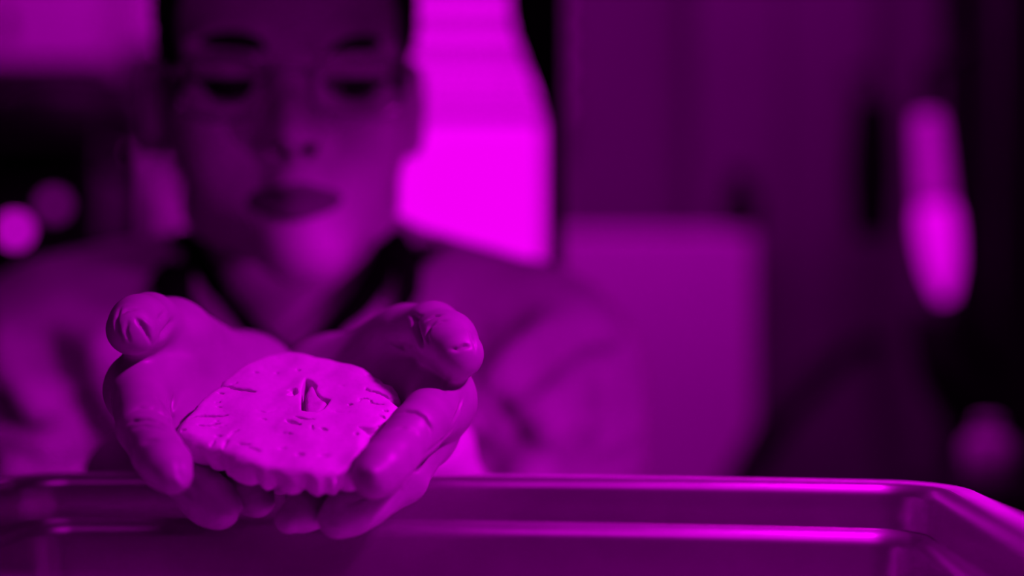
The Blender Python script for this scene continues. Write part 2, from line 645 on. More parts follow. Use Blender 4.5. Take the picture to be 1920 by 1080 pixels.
# standing lamp with a lit frosted tube
d = 1.75
base = at(1878, 0, d)
t = thing('standing_lamp', 'black standing lamp with a glowing frosted tube, at the right', 'lamp', (base.x, d, 0))
obj('foot', lathe(bmesh.new(), [(.13, 0), (.13, .012), (.05, .025), (.02, .035)], base.x, d), M['black'], t, True)
obj('pole', tube(bmesh.new(), [(base.x, d, .03), (base.x, d, 1.95)], .013, 14), M['black'], t, True)
A, B, Cc = at(1738, 215, d), at(1752, 385, d), at(1772, 560, d)
lm = obj('tube_shade', stube(bmesh.new(), [A, A * .9 + B * .1, B], [.008, .016, .020], 20), M['shade'], t, True)
obj('tube_glow', stube(bmesh.new(), [B, B * .8 + Cc * .2, B * .35 + Cc * .65, Cc], [.020, .024, .020, .008], 20), M['tube'], t, True)
obj('bracket', tube(bmesh.new(), [A + Vector((0, 0, -.002)), A + Vector((.004, .02, .06)), (base.x, d, A.z + .10)], .009, 10), M['black'], t, True)
obj('bracket', tube(bmesh.new(), [Cc, Cc + Vector((.01, 0, -.03)), (base.x - .006, d, Cc.z - .09)], .010, 10), M['black'], t, True)
q0, q1, q2 = at(1716, 580, d), at(1770, 690, d), at(1835, 800, d)
obj('counterweight', stube(bmesh.new(), [q0, q1, q2, (base.x, d, q2.z - .02)], [.010, .034, .030, .012], 14), M['black'], t, True)
# dark cloth panel behind the pole
pl = at(1838, 0, 2.1).x
t2 = thing('cupboard', 'black floor-standing cupboard behind the standing lamp at the right', 'cupboard', (pl + .2, 2.18, 0))
obj('body', bx(pl, pl + .42, 2.09, 2.29, 0, 1.95, bev=.005), M['black'], t2)
obj('door', bx(pl + .004, pl + .206, 2.07, 2.088, .05, 1.94, bev=.003), M['black'], t2)
obj('door', bx(pl + .212, pl + .416, 2.07, 2.088, .05, 1.94, bev=.003), M['black'], t2)

# hose hanging in a slack curve in front of the locker
d = 1.95
t = thing('hose', 'thick dark hose sagging diagonally across the grey locker front', 'hose', at(1440, 800, d))
hp = [at(x, y, dd) for x, y, dd in ((1360, 950, 1.96), (1410, 860, 1.95), (1460, 780, 1.95), (1520, 720, 1.97), (1580, 665, 2.02), (1625, 640, 2.09), (1640, 640, 2.15), (1645, 642, 2.178))]
obj('hose_body', stube(bmesh.new(), hp, [.022, .022, .024, .022, .016, .011, .009, .009], 14), M['dark'], t, True)
bm = tube(bmesh.new(), [hp[-1] + Vector((0, -.008, 0)), hp[-1]], [.018, .02], 14)
obj('hose_flange', bm, M['leg'], t, True)
lo = hp[0]
obj('hose_drop', tube(bmesh.new(), [lo, lo + Vector((-.03, 0, -.2)), (lo.x - .05, lo.y, .03)], [.022, .022, .022], 14), M['dark'], t, True)

# low stool with a white bottle, right
d = 1.40
p = at(1850, 905, d)
t = thing('side_table', 'small black round side table beside the standing lamp', 'table', (p.x, d, 0))
obj('table_top', lathe(bmesh.new(), [(.09, p.z - .02), (.1, p.z - .015), (.1, p.z - .004), (.097, p.z)], p.x, d), M['black'], t, True)
obj('stem', tube(bmesh.new(), [(p.x, d, .02), (p.x, d, p.z - .018)], .014), M['black'], t, True)
obj('foot', lathe(bmesh.new(), [(.10, 0), (.10, .012), (.03, .025)], p.x, d), M['black'], t, True)
t = thing('bottle', 'small white plastic bottle on the black side table at the far right', 'bottle', (p.x, d, p.z))
obj('bottle_body', lathe(bmesh.new(), [(.022, p.z), (.025, p.z + .003), (.025, p.z + .04), (.012, p.z + .05)], p.x, d), M['white'], t, True)
obj('cap', lathe(bmesh.new(), [(.012, p.z + .05), (.012, p.z + .062), (.009, p.z + .064)], p.x, d), M['white'], t, True)

# ------------------------------------------------------------------ left hand background
# dark instrument shelf
d = 1.72
sl, sr = X0 + .02, at(185, 0, d).x
t = thing('shelf_unit', 'black steel shelf unit left of the window behind the person', 'shelf', ((sl + sr) / 2, 1.83, 0))
levels = [at(0, 470, d).z, at(0, 250, d).z, at(0, 660, d).z, .35]
for z in levels:
    obj('shelf', bx(sl + .012, sr - .012, d, 1.938, z - .012, z + .0, bev=.002), M['black'], t)
ztop = levels[1]
for x in (sl, sr - .012):
    for y in (d, 1.928):
        obj('post', bx(x, x + .012, y, y + .012, 0, ztop + .02), M['black'], t)
obj('back_panel', bx(sl, sr, 1.941, 1.946, .1, ztop), M['black'], t)
# instruments on the shelf
z0 = levels[0]
a, b = at(8, 0, d).x, at(165, 0, d).x


def instrument(x0, x1, y0, y1, zz, h, label, leds, m=M['dark']):
    t = thing('instrument', label, 'instrument', ((x0 + x1) / 2, (y0 + y1) / 2, zz))
    obj('housing', bx(x0, x1, y0, y1, zz + .008, zz + h, bev=.008), m, t)
    obj('front_panel', bx(x0 + .008, x1 - .008, y0 - .004, y0, zz + .016, zz + h - .008, bev=.0015), M['black'], t)
    for sx in (x0 + .015, x1 - .015):
        for sy in (y0 + .015, y1 - .015):
            obj('foot', lathe(bmesh.new(), [(.008, zz), (.009, zz + .009)], sx, sy, 10), M['black'], t)
    for (q, r, mm) in leds:
        bm = bmesh.new()
        bmesh.ops.create_uvsphere(bm, u_segments=14, v_segments=8, radius=r)
        bmesh.ops.translate(bm, verts=bm.verts, vec=(q.x, y0 - .006, q.z))
        obj('indicator_light', bm, mm, t, True)
    return t


instrument(at(-60, 0, d).x, at(70, 0, d).x, d + .04, d + .2, z0, at(0, 330, d).z - z0,
           'black instrument with one bright round lamp on the middle shelf', [(at(30, 432, d + .04), .013, M['led'])])
instrument(at(76, 0, d).x, at(168, 0, d).x, d + .04, d + .2, z0, at(0, 310, d).z - z0,
           'black instrument with a faint round lamp right of the brightly lit one', [(at(102, 385, d + .04), .013, M['led_dim'])])
# white bottle and carton beside the head
def bottle(cx, cy, zz, r, h, label, m):
    t = thing('bottle', label, 'bottle', (cx, cy, zz))
    obj('bottle_body', lathe(bmesh.new(), [(r * .9, zz), (r, zz + .004), (r, zz + h * .68), (r * .8, zz + h * .78), (r * .4, zz + h * .84), (r * .4, zz + h * .88)], cx, cy), m, t, True)
    obj('cap', lathe(bmesh.new(), [(r * .45, zz + h * .88), (r * .45, zz + h * .99), (r * .4, zz + h)], cx, cy), M['grey'], t, True)


# counter against the wall, with a white bottle and a carton
cx0 = at(150, 0, 1.97).x
zc = at(0, 470, 2.05).z
t = thing('side_counter', 'low dark counter against the far wall behind the head', 'counter', (cx0 + .26, 2.12, 0))
obj('top', bx(cx0, cx0 + .52, 1.955, 2.29, zc - .03, zc, bev=.004), M['dark'], t)
obj('body', bx(cx0 + .01, cx0 + .51, 1.98, 2.28, 0, zc - .031), M['black'], t)
p = at(248, 470, 2.06)
bottle(p.x, p.y, zc, .040, at(0, 225, 2.06).z - zc, 'white plastic bottle on the dark counter left of the head', M['white'])
p0, p1 = at(306, 470, 2.04), at(420, 470, 2.04)
t = thing('carton', 'white cardboard carton on the dark counter, right of the white bottle', 'carton', ((p0.x + p1.x) / 2, 2.09, zc))
hc = at(0, 345, 2.04).z
obj('box', bx(p0.x, p1.x, 2.04, 2.16, zc, hc, bev=.002), M['white'], t)
obj('flap', bx(p0.x, p1.x, 2.0365, 2.0395, hc - .03, hc + .001), M['white'], t)
# black wall cupboard behind the head, a white box on it
bz0, bz1 = at(0, 235, 2.12).z, at(0, 80, 2.12).z
bx0, bx1 = at(196, 0, 2.12).x, at(415, 0, 2.12).x
t = thing('wall_cupboard', 'black wall cupboard on the far wall beside the head', 'cupboard', ((bx0 + bx1) / 2, 2.2, bz0))
obj('body', bx(bx0, bx1, 2.14, 2.298, bz0, bz1, bev=.004), M['black'], t)
dd = obj('door', bx(bx0 + .003, bx1 - .003, 2.12, 2.138, bz0 + .003, bz1 - .003, bev=.003), M['black'], t)
obj('knob', lathe(bmesh.new(), [(.008, bz0 + .03), (.008, bz0 + .045)], bx0 + .03, 2.113), M['dark'], dd)
t = thing('storage_box', 'white lidded box on the black wall cupboard beside the head', 'box', (bx0 + .05, 2.2, bz1))
b0, b1 = at(232, 0, 2.14).x, at(300, 0, 2.14).x
obj('box', bx(b0, b1, 2.14, 2.26, bz1, bz1 + .10, bev=.003), M['white'], t)
obj('lid', bx(b0 - .003, b1 + .003, 2.137, 2.263, bz1 + .10, bz1 + .12, bev=.003), M['white'], t)
# wall cupboard at the top left and the dark instrument under it
d2 = 1.98
q = at(0, 118, d2)
t = thing('wall_cupboard', 'white wall cupboard high on the far wall at the left', 'cupboard', (at(110, 0, d2).x, 2.15, q.z))
cl0, cr0 = X0 + .03, at(188, 0, d2).x
obj('body', bx(cl0, cr0, d2 + .02, 2.298, q.z, 2.0, bev=.004), M['white'], t)
for a, b in ((cl0 + .003, (cl0 + cr0) / 2 - .002), ((cl0 + cr0) / 2 + .002, cr0 - .003)):
    dd = obj('door', bx(a, b, d2, d2 + .018, q.z + .003, 1.997, bev=.003), M['white'], t)
    obj('knob', lathe(bmesh.new(), [(.008, q.z + .05), (.008, q.z + .07)], (a + b) / 2 + .1, d2 - .008), M['dark'], dd)
zz = levels[1]
t = thing('centrifuge', 'low black centrifuge on the top shelf under the white wall cupboard', 'instrument', (at(150, 0, d).x, d + .108, zz))
cx = at(80, 0, d).x
obj('housing', lathe(bmesh.new(), [(.09, zz), (.1, zz + .01), (.1, zz + .05), (.085, zz + .07)], cx, d + .108), M['dark'], t, True)
obj('lid', lathe(bmesh.new(), [(.08, zz + .07), (.085, zz + .074), (.06, zz + .085), (.012, zz + .089)], cx, d + .108), M['black'], t, True)

# ================================================================== TABLE AND TRAY
ZT = 0.90
t = thing('lab_table', 'dark laminate table under the steel tray', 'table', (0, .4, 0))
obj('table_top', bx(-.75, .75, .05, .735, ZT - .035, ZT, bev=.004), M['bench'], t)
for x in (-.70, .66):
    for y in (.09, .66):
        obj('leg', bx(x, x + .04, y, y + .04, 0, ZT - .035, bev=.003), M['leg'], t)
bm = bmesh.new()
obj('apron', bx(-.66, .66, .1, .115, ZT - .10, ZT - .036), M['leg'], t)

TR = thing('tray', 'shallow stepped stainless steel tray on the table under the hands', 'tray', (-.036, .535, ZT))
TR.rotation_euler = (0, 0, -math.radians(5.4))


def rrect(hx, hy, r, n=8):
    pts = []
    for cx, cy, a0 in ((hx - r, hy - r, 0), (-hx + r, hy - r, PI / 2), (-hx + r, -hy + r, PI), (hx - r, -hy + r, 3 * PI / 2)):
        for k in range(n + 1):
            a = a0 + PI / 2 * k / n
            pts.append((cx + r * math.cos(a), cy + r * math.sin(a)))
    out = []
    for i, (p, q) in enumerate(zip(pts, pts[1:] + pts[:1])):
        m = 8 if (i + 1) % (n + 1) == 0 else 1
        out += [(p[0] + (q[0] - p[0]) * k / m, p[1] + (q[1] - p[1]) * k / m) for k in range(m)]
    return out


def loft(bm, prof, HX, HY, cap=True):
    rings = []
    for ins, z, r in prof:
        rings.append([bm.verts.new((x, y + math.copysign(.014, y) * (1 - (x / HX) ** 2), z)) for x, y in rrect(HX - ins, HY - ins, r)])
    for A, B in zip(rings, rings[1:]):
        n = len(A)
        for k in range(n):
            bm.faces.new((A[k], A[(k + 1) % n], B[(k + 1) % n], B[k]))
    if cap:
        bm.faces.new(rings[-1])
    return bm


HX, HY = .231, .152
RZ = .069                                          # rim height over the table
def arc(cx, cz, r, a0, a1, n=7):
    """profile arc: (inset, z), angle from the vertical, turning inwards"""
    return [(cx + r * math.sin(a0 + (a1 - a0) * i / n), cz + r * math.cos(a0 + (a1 - a0) * i / n)) for i in range(n + 1)]


D80 = math.radians(80)
pr = arc(.0125, RZ - .0060, .0060, 0, D80)                       # rolled inner edge of the rim
pr += [(.0190, RZ - .013), (.0195, RZ - .0195)]
pr += [(.0200, RZ - .0205)]
pr += arc(.0200, RZ - .0205 - .0080, .0080, math.radians(12), D80, 9)           # rounded step
pr += [(.0300, RZ - .040), (.0330, .012), (.0345, .0065), (.0385, .0032), (.048, .0025)]
bm = loft(bmesh.new(), [(i, z, max(.008, .030 - .45 * i)) for i, z in pr], HX, HY)
o = obj('basin', bm, M['steel'], None, True)
o.parent = TR
md = o.modifiers.new('thickness', 'SOLIDIFY'); md.thickness = .0010; md.offset = 1
lip = [(.0008, RZ - .0085), (.0, RZ - .0075), (.0, RZ - .0035), (.0004, RZ - .0018), (.0016, RZ - .0005), (.0032, RZ), (.008, RZ), (.0125, RZ)]
bm = loft(bmesh.new(), [(i, z, .034 - .45 * i) for i, z in lip], HX, HY, False)
o = obj('rim', bm, M['rim_lit_steel'], None, True)
o.parent = TR
md = o.modifiers.new('thickness', 'SOLIDIFY'); md.thickness = .0010; md.offset = 1

# ================================================================== HANDS
def J(px, py, d, r):
    return (at(px, py, d), r)


def make_hand(spec, step=.00066):
    allp = [p for k in spec if k != 'creases' for c in [spec[k]] for p in (c if isinstance(c[0], tuple) else [q for cc in c for q in cc])]
    P = np.array([p[0] for p in allp]); R = max(p[1] for p in allp)
    lo, hi = P.min(0) - R - .006, P.max(0) + R + .006
    ax = [np.arange(lo[k], hi[k], step) for k in range(3)]
    palm = Field(*ax)
    for c in spec['palm']:
        for p, q in zip(c, c[1:]):
            palm.cap(p[0], q[0], p[1], q[1], .012)
    fing = palm.like()
    for f in spec['fingers']:
        one = palm.like()
        one.chain(f, .003)
        fing.D = smin(fing.D, one.D, .0012)
        del one
    palm.D = smin(palm.D, fing.D, .007)
    th = fing.like()
    th.chain(spec['thumb'], .004)
    palm.D = smin(palm.D, th.D, .006)
    for (a, r) in spec.get('dents', []):
        palm.ell(a, (r, r, r), .004, cut=True, m=.01)
    V, F = palm.nets()
    V = relax(V, F, 3)
    return palm, V, F


W1 = J(455, 738, .725, .025)
handA = dict(
    palm=[[W1, J(262, 735, .637, .0140)], [W1, J(322, 800, .642, .0140)], [W1, J(388, 838, .652, .0130)], [W1, J(446, 835, .67, .0120)],
          [J(432, 722, .715, .024), J(335, 642, .668, .0180)],
          [J(330, 660, .668, .012), J(262, 705, .640, .010)], [J(370, 680, .69, .014), J(290, 720, .65, .011)],
          [W1, J(500, 790, .80, .027)]],
    thumb=[J(350, 655, .684, .016), J(318, 622, .665, .0152), J(280, 603, .643, .0124), J(262, 609, .630, .0128), J(249, 617, .618, .0114)],
    fingers=[
        [J(262, 735, .637, .0135), J(270, 800, .602, .0112), J(296, 850, .585, .0102), J(312, 872, .578, .0100), J(324, 890, .572, .0080)],
        [J(322, 800, .642, .0130), J(338, 880, .610, .0108), J(382, 928, .602, .0104), J(398, 942, .598, .0103), J(412, 955, .595, .0085)],
        [J(388, 838, .652, .0120), J(432, 890, .625, .0096), J(464, 920, .610, .0084), J(475, 930, .605, .0082), J(485, 940, .601, .0068)],
        [J(446, 835, .67, .0110), J(492, 872, .645, .0086), J(512, 888, .635, .0078), J(525, 900, .63, .0066)],
    ])
W2 = J(628, 742, .725, .025)
handB = dict(
    palm=[[W2, J(828, 757, .637, .0140)], [W2, J(795, 815, .645, .0140)], [W2, J(728, 845, .655, .0130)], [W2, J(668, 838, .67, .0120)],
          [J(652, 728, .715, .024), J(748, 652, .684, .0186)],
          [J(752, 670, .684, .012), J(832, 720, .640, .010)], [J(712, 695, .70, .014), J(800, 730, .65, .011)],
          [W2, J(600, 790, .80, .027)]],
    thumb=[J(735, 662, .692, .0165), J(765, 634, .673, .0156), J(812, 620, .650, .0127), J(838, 640, .636, .0131), J(860, 664, .624, .0111)],
    fingers=[
        [J(828, 757, .637, .0138), J(778, 808, .603, .0114), J(735, 858, .585, .0102), J(715, 880, .578, .0104), J(702, 894, .573, .0090)],
        [J(795, 815, .645, .0132), J(755, 897, .607, .0106), J(685, 942, .594, .0102), J(655, 958, .589, .0102), J(634, 972, .585, .0084)],
        [J(728, 845, .655, .0120), J(655, 920, .620, .0098), J(592, 950, .600, .0086), J(568, 960, .594, .0082), J(540, 975, .589, .0058)],
        [J(668, 838, .67, .0110), J(612, 890, .640, .0086), J(580, 912, .622, .0078), J(565, 930, .614, .0070)],
    ])
fA, VA, FA = make_hand(handA)
fB, VB, FB = make_hand(handB)
creA = [
    ([(205, 735), (207, 760), (212, 782)], .0006, .0008),
    ([(226, 575), (218, 600), (222, 630)], .0005, .0008),
    ([(240, 600), (236, 620), (244, 645)], .0005, .0008),
    ([(246, 805), (270, 798), (296, 802), (312, 812)], .0005, .0008),
    ([(330, 860), (336, 880), (334, 900)], .0004, .0008),
    ([(232, 800), (250, 789), (275, 786), (300, 792), (318, 806)], .0009, .00085),
    ([(240, 775), (262, 764), (288, 766), (308, 778), (319, 795)], .0006, .0009),
    ([(292, 742), (306, 758), (317, 780), (320, 800)], .0010, .00085),
    ([(326, 742), (324, 760), (320, 790)], .0012, .0009),
    ([(314, 744), (317, 765), (319, 785)], .0006, .0008),
    ([(210, 745), (211, 765), (214, 785)], .0008, .00085),
    ([(268, 830), (285, 826), (300, 826)], .0005, .00085),
    ([(254, 597), (266, 610), (278, 630), (285, 647)], .0010, .0009),
    ([(260, 595), (274, 606), (288, 622)], -.0006, .0009),
    ([(216, 600), (220, 620), (232, 648)], .0006, .00085),
    ([(225, 590), (240, 580), (262, 578)], .0006, .00085),
    ([(300, 632), (312, 622), (322, 608), (330, 596)], .0016, .0020),
    ([(296, 600), (306, 590), (312, 580)], .0008, .0012),
    ([(325, 893), (336, 905), (344, 918)], -.0005, .0014),
    ([(404, 968), (425, 965), (440, 972)], -.0004, .0015),
]
creB = [
    ([(728, 640), (745, 648), (768, 652)], .0004, .0008),
    ([(842, 690), (835, 720), (828, 745)], .0003, .0012),
    ([(868, 740), (860, 770), (845, 800)], .0006, .0009),
    ([(818, 600), (806, 612), (800, 628), (806, 648)], .0005, .0009),
    ([(870, 605), (884, 625), (888, 650)], .0004, .0008),
    ([(640, 948), (668, 940), (690, 930)], .0005, .0009),
    ([(742, 776), (760, 771), (778, 772), (796, 782), (808, 802), (809, 822)], .0011, .00085),
    ([(735, 806), (755, 802), (775, 808), (790, 820)], .0005, .0009),
    ([(852, 800), (838, 818), (815, 838), (790, 858)], .0008, .00085),
    ([(775, 590), (778, 610), (785, 635), (795, 655)], .0016, .0018),
    ([(768, 588), (780, 596), (792, 592)], .0010, .0012),
    ([(800, 600), (815, 592), (832, 590)], .0008, .0009),
    ([(808, 612), (828, 602), (845, 600)], .0005, .00085),
    ([(845, 655), (858, 655), (870, 648), (884, 650)], .0010, .00085),
    ([(880, 618), (890, 640), (893, 665)], .0005, .00085),
    ([(738, 650), (750, 655), (764, 662)], -.0005, .00085),
    ([(748, 640), (752, 648), (760, 656)], .0004, .00085),
    ([(688, 882), (700, 886), (705, 896)], -.0008, .0020),
    ([(765, 900), (735, 935), (705, 965)], .0005, .0012),
    ([(800, 860), (770, 892), (755, 905)], .0009, .0009),
    ([(610, 985), (630, 988), (640, 998)], -.0004, .0014),
]
VA = folds(VA, FA, creA, 1.5)
VB = folds(VB, FB, creB, 1.5)

# ================================================================== BRAIN SLICE
Bo = at(545, 762, .618)
b_back, b_front = at(560, 653, .662), at(560, 868, .574)
bv = (b_back - b_front).normalized()
bu = Vector((1, 0, 0)); bu = (bu - bv * bu.dot(bv)).normalized()
bn = bu.cross(bv).normalized()


def onplane(px, py, off=0.0):
    d = at(px, py, 1.0) - CAM
    o = b_front + bn * off
    t = (o - CAM).dot(bn) / d.dot(bn)
    p = CAM + d * t - Bo
    return (p.dot(bu), p.dot(bv))


def zc_(pts):
    return [onplane(310 + x / 3.6, 640 + y / 3.6) for x, y in pts]


def polysdf(U, Vv, poly):
    P = np.array(poly)
    d = np.full(U.shape, 9.0)
    s = np.ones(U.shape)
    n = len(P)
    for i in range(n):
        a, b = P[i], P[i - 1]
        ex, ey = b - a
        wx, wy = U - a[0], Vv - a[1]
        t = np.clip((wx * ex + wy * ey) / (ex * ex + ey * ey + 1e-15), 0, 1)
        d = np.minimum(d, (wx - t * ex) ** 2 + (wy - t * ey) ** 2)
        c1 = Vv >= a[1]; c2 = Vv < b[1]; c3 = ex * wy > ey * wx
        fl = (c1 & c2 & c3) | (~c1 & ~c2 & ~c3)
        s = np.where(fl, -s, s)
    return s * np.sqrt(d)


outline = zc_([(815, 35), (900, 45), (1000, 65), (1130, 88), (1250, 118), (1330, 150), (1378, 182), (1392, 198), (1440, 218), (1450, 238), (1520, 262),
               (1562, 305), (1556, 330), (1510, 350), (1500, 356), (1548, 392), (1545, 410), (1520, 440), (1505, 455), (1488, 480), (1470, 505), (1450, 540), (1400, 562), (1335, 565), (1345, 600), (1333, 640),
               (1332, 700), (1325, 750), (1265, 812), (1150, 842), (1000, 854), (800, 828), (600, 790), (480, 748), (400, 705), (300, 665),
               (180, 630), (95, 580), (85, 545), (105, 510), (150, 472), (185, 440), (205, 418), (215, 395), (270, 340), (340, 285), (378, 268), (392, 225), (480, 160), (570, 110), (700, 58)])
g = .00046
us = np.arange(-.062, .062, g); vs_ = np.arange(-.064, .062, g); ns = np.arange(-.026, .006, g)
U, VV = np.meshgrid(us, vs_, indexing='ij')
d2d = polysdf(U, VV, outline)
Tk = .0140
bf = Field(us, vs_, ns)
Nn = ns[None, None, :]
tt = np.clip(-Nn / Tk, 0, 1)
th = np.arctan2(VV, U)
rs = np.random.default_rng(3)
wav = np.zeros_like(th)
for a in np.concatenate([np.arange(-3.1, 3.1, .40) + rs.uniform(-.16, .16, 16)]):
    dth = (th - a + PI) % (2 * PI) - PI
    wav += rs.uniform(.5, 1.5) * (0.25 if -2.8 < a < -.7 else 1) * np.exp(-(dth / .036) ** 2)
for x_, y_, a_ in ((375, 822, .8), (400, 838, 1.5), (470, 868, 1.0), (512, 874, 1.2), (572, 882, 1.5), (612, 880, .7), (640, 872, 1.0), (338, 800, .8)):
    q_ = onplane(x_, y_)
    dth = (th - math.atan2(q_[1], q_[0]) + PI) % (2 * PI) - PI
    wav = np.maximum(wav, 1.5 * a_ * np.exp(-(np.abs(dth) / .055) ** 1.4))
noise2 = sum(np.sin(U * f1 + VV * f2 + p) for f1, f2, p in rs.uniform(-1, 1, (10, 3)) * (420, 420, 6)) / 10
side = d2d[:, :, None] - .0022 * (4 * tt * (1 - tt)) + .0026 * wav[:, :, None] * np.clip(tt * 1.6 - .1, 0, 1) + .0012 * noise2[:, :, None] * np.sin(Nn * 500 + noise2[:, :, None] * 3)
top = Nn - (.0006 * noise2[:, :, None] + .0004 * np.sin(U * 260 + 2 * noise2)[:, :, None])
bot = -(Nn + Tk) + .0
k = .0030
slab = -smin(-top, -bot, .0) if False else np.maximum(top, bot)
bf.D = (-smin(-side, -slab, k)).astype(np.float32)
del side, slab, top


def sulcus(pts, dep, wd, z=.0):
    Q = smooth_line(zc_(pts), 5) if len(pts) > 2 else zc_(pts)
    Q = [np.array(q) for q in Q]
    if len(Q) == 2:
        Q = [Q[0] + (Q[1] - Q[0]) * t for t in (0, .25, .5, .75, 1)]
    Q = [q + rs.uniform(-.00025, .00025, 2) for q in Q]
    n = len(Q) - 1
    wv = [(.35 + .65 * math.sin(PI * i / n) ** .6) * rs.uniform(.7, 1.1) for i in range(n + 1)]
    for i in range(n):
        p, q = Q[i], Q[i + 1]
        for h in range(3):
            k_ = .95 * wd * (1 - .22 * h)
            bf.cap((*p, z - 1.5 * dep * wv[i] * h / 3), (*q, z - 1.5 * dep * wv[i + 1] * h / 3), k_ * wv[i], k_ * wv[i + 1], .0004, cut=True, m=.003)


for pts, dep, wd in (
    ([(370, 262), (440, 280), (480, 292), (540, 300), (605, 316)], .0030, .0010),
    ([(440, 262), (490, 255)], .0012, .0006),
    ([(160, 487), (230, 478), (300, 474), (360, 470), (425, 464)], .0025, .0011),
    ([(215, 540), (290, 536), (330, 525), (362, 518)], .0022, .0009),
    ([(318, 545), (360, 546), (410, 538)], .0012, .0007),
    ([(348, 313), (392, 322)], .0015, .0008), ([(330, 381), (370, 378)], .0015, .0006), ([(340, 411), (382, 411)], .0015, .0006),
    ([(1352, 290), (1370, 306), (1420, 312), (1470, 330), (1520, 352)], .0025, .0010),
    ([(1378, 366), (1392, 385), (1425, 394), (1480, 396)], .0014, .0006),
    ([(1302, 392), (1312, 370), (1340, 362), (1372, 364)], .0008, .0004),
    ([(1235, 400), (1262, 402)], .0012, .0006),
    ([(810, 500), (840, 515), (870, 528), (915, 540)], .0014, .0012), ([(870, 482), (930, 498), (1000, 502)], .0008, .0007),
    ([(828, 302), (862, 306), (864, 330), (826, 336)], .0010, .0016),
    ([(1045, 552), (1070, 560), (1095, 570)], .0016, .0009),
    ([(1310, 552), (1360, 562), (1400, 560), (1450, 528)], .0028, .0014),
    ([(385, 690), (405, 650), (420, 640)], .0016, .0010), ([(425, 620), (450, 595), (500, 575)], .0009, .0006),
    ([(335, 605), (380, 612)], .0012, .0009), ([(340, 500), (350, 505)], .001, .0008),
    ([(370, 725), (420, 745), (455, 765)], .0020, .0022), ([(560, 690), (640, 712)], .0008, .0008), ([(880, 735), (930, 745)], .0010, .0012),
    ([(1040, 745), (1110, 735)], .0010, .0014), ([(770, 690), (810, 685)], .0008, .0012),
    ([(890, 165), (905, 170)], .0012, .0009), ([(735, 185), (765, 182)], .0010, .0007), ([(595, 185), (625, 190)], .0008, .0006),
    ([(620, 440), (680, 450), (760, 425)], .0005, .0005), ([(640, 495), (690, 500)], .0006, .0006), ([(985, 540), (990, 570)], .0007, .0006),
    ([(1170, 272), (1220, 268)], .0006, .0004), ([(135, 430), (170, 425), (205, 405)], .0025, .0018), ([(165, 400), (205, 385)], .0018, .0010),
    ([(1470, 440), (1500, 435)], .0014, .0008), ([(1280, 595), (1290, 600)], .0012, .0009),
    ([(1490, 480), (1440, 470)], .0020, .0009), ([(1392, 200), (1350, 205)], .0018, .0008), ([(1450, 238), (1400, 242)], .0014, .0007),
    ([(95, 560), (140, 575)], .0015, .0009), ([(300, 668), (330, 640)], .0018, .0011),
    ([(480, 655), (520, 670), (580, 672)], .0007, .0006), ([(700, 600), (780, 590), (860, 600)], .0005, .0006), ([(1120, 430), (1180, 450), (1250, 445)], .0006, .0005),
):
    sulcus(pts, dep, wd)


def prism(pts, ztop, zbot, grow, k, cut):
    sd = polysdf(U, VV, zc_(pts))[:, :, None] - grow
    pr = np.maximum(sd, np.maximum(Nn - ztop, zbot - Nn))
    bf.D = (-smin(-bf.D, pr, k) if cut else smin(bf.D, pr, k)).astype(np.float32)


for x_, y_, r_ in ((310, 775, .0026), (200, 660, .0018), (545, 800, .0016), (700, 830, .0016), (935, 862, .0020), (1160, 850, .0014)):
    q_ = np.array(zc_([(x_, y_)])[0])
    bf.cap((*q_, -.004), (*(q_ * 1.03), -.017), r_ * .8, r_ * 1.3, .0015, cut=True, m=.005)
hole = [(918, 440), (916, 380), (922, 300), (935, 250), (948, 228), (985, 240), (1020, 272), (1010, 300), (1040, 340), (1108, 362), (1085, 395), (1060, 425), (1020, 447), (960, 448)]
prism(hole, .02, -.0105, .0002, .0010, True)
# the slice is carved where the fingers press into it
gx, gy, gz = np.meshgrid(us, vs_, ns, indexing='ij')
Wp = np.array(Bo)[None, :] + gx.reshape(-1, 1) * np.array(bu) + gy.reshape(-1, 1) * np.array(bv) + gz.reshape(-1, 1) * np.array(bn)
near = np.abs(bf.D.ravel()) < .02
for fld in (fA, fB):
    h = np.full(near.shape, 1.0)
    idx = np.nonzero(near)[0]
    Q = Wp[idx]
    inside = np.ones(len(Q), bool)
    for kx in range(3):
        inside &= (Q[:, kx] > fld.ax[kx][0]) & (Q[:, kx] < fld.ax[kx][-1])
    h[idx[inside]] = fld.sample(Q[inside])
    bf.D = -smin(-bf.D, (h.reshape(bf.D.shape) - .0004).astype(np.float32), .0010)
del Wp, gx, gy, gz
Vb, Fb = bf.nets()
R3 = np.array([bu, bv, bn])
BR = thing('brain_slice', 'pale thick slice of preserved brain held in both gloved hands', 'brain slice', Bo)
me = quads_mesh('slice', Vb @ R3, Fb)
o = link_mesh('slice', me, M['brain'])
o.parent = BR
# lump of tissue standing in the ventricle opening
lf = Field(np.arange(-.01, .03, .0005), np.arange(-.01, .03, .0005), np.arange(-.014, .006, .0005))
U2, V2 = np.meshgrid(lf.ax[0], lf.ax[1], indexing='ij')
lump = [(938, 345), (960, 310), (985, 288), (1005, 300), (1030, 338), (1060, 358), (1096, 370), (1070, 405), (1045, 432), (1000, 442), (945, 440)]
sd = polysdf(U2, V2, zc_(lump))[:, :, None]
n2 = lf.ax[2][None, None, :]
cen = np.mean(zc_(lump), 0)
tilt = .0002 - .10 * (U2 - cen[0])[:, :, None] + .22 * (V2 - cen[1])[:, :, None]
lf.D = (-smin(-(sd + .0003), -np.maximum(n2 - tilt, -.0105 - n2), .0022)).astype(np.float32)
Vl, Fl = lf.nets()
o = link_mesh('tissue_lump', quads_mesh('tissue_lump', relax(Vl, Fl, 1) @ R3, Fl), M['plexus'])
o.parent = BR

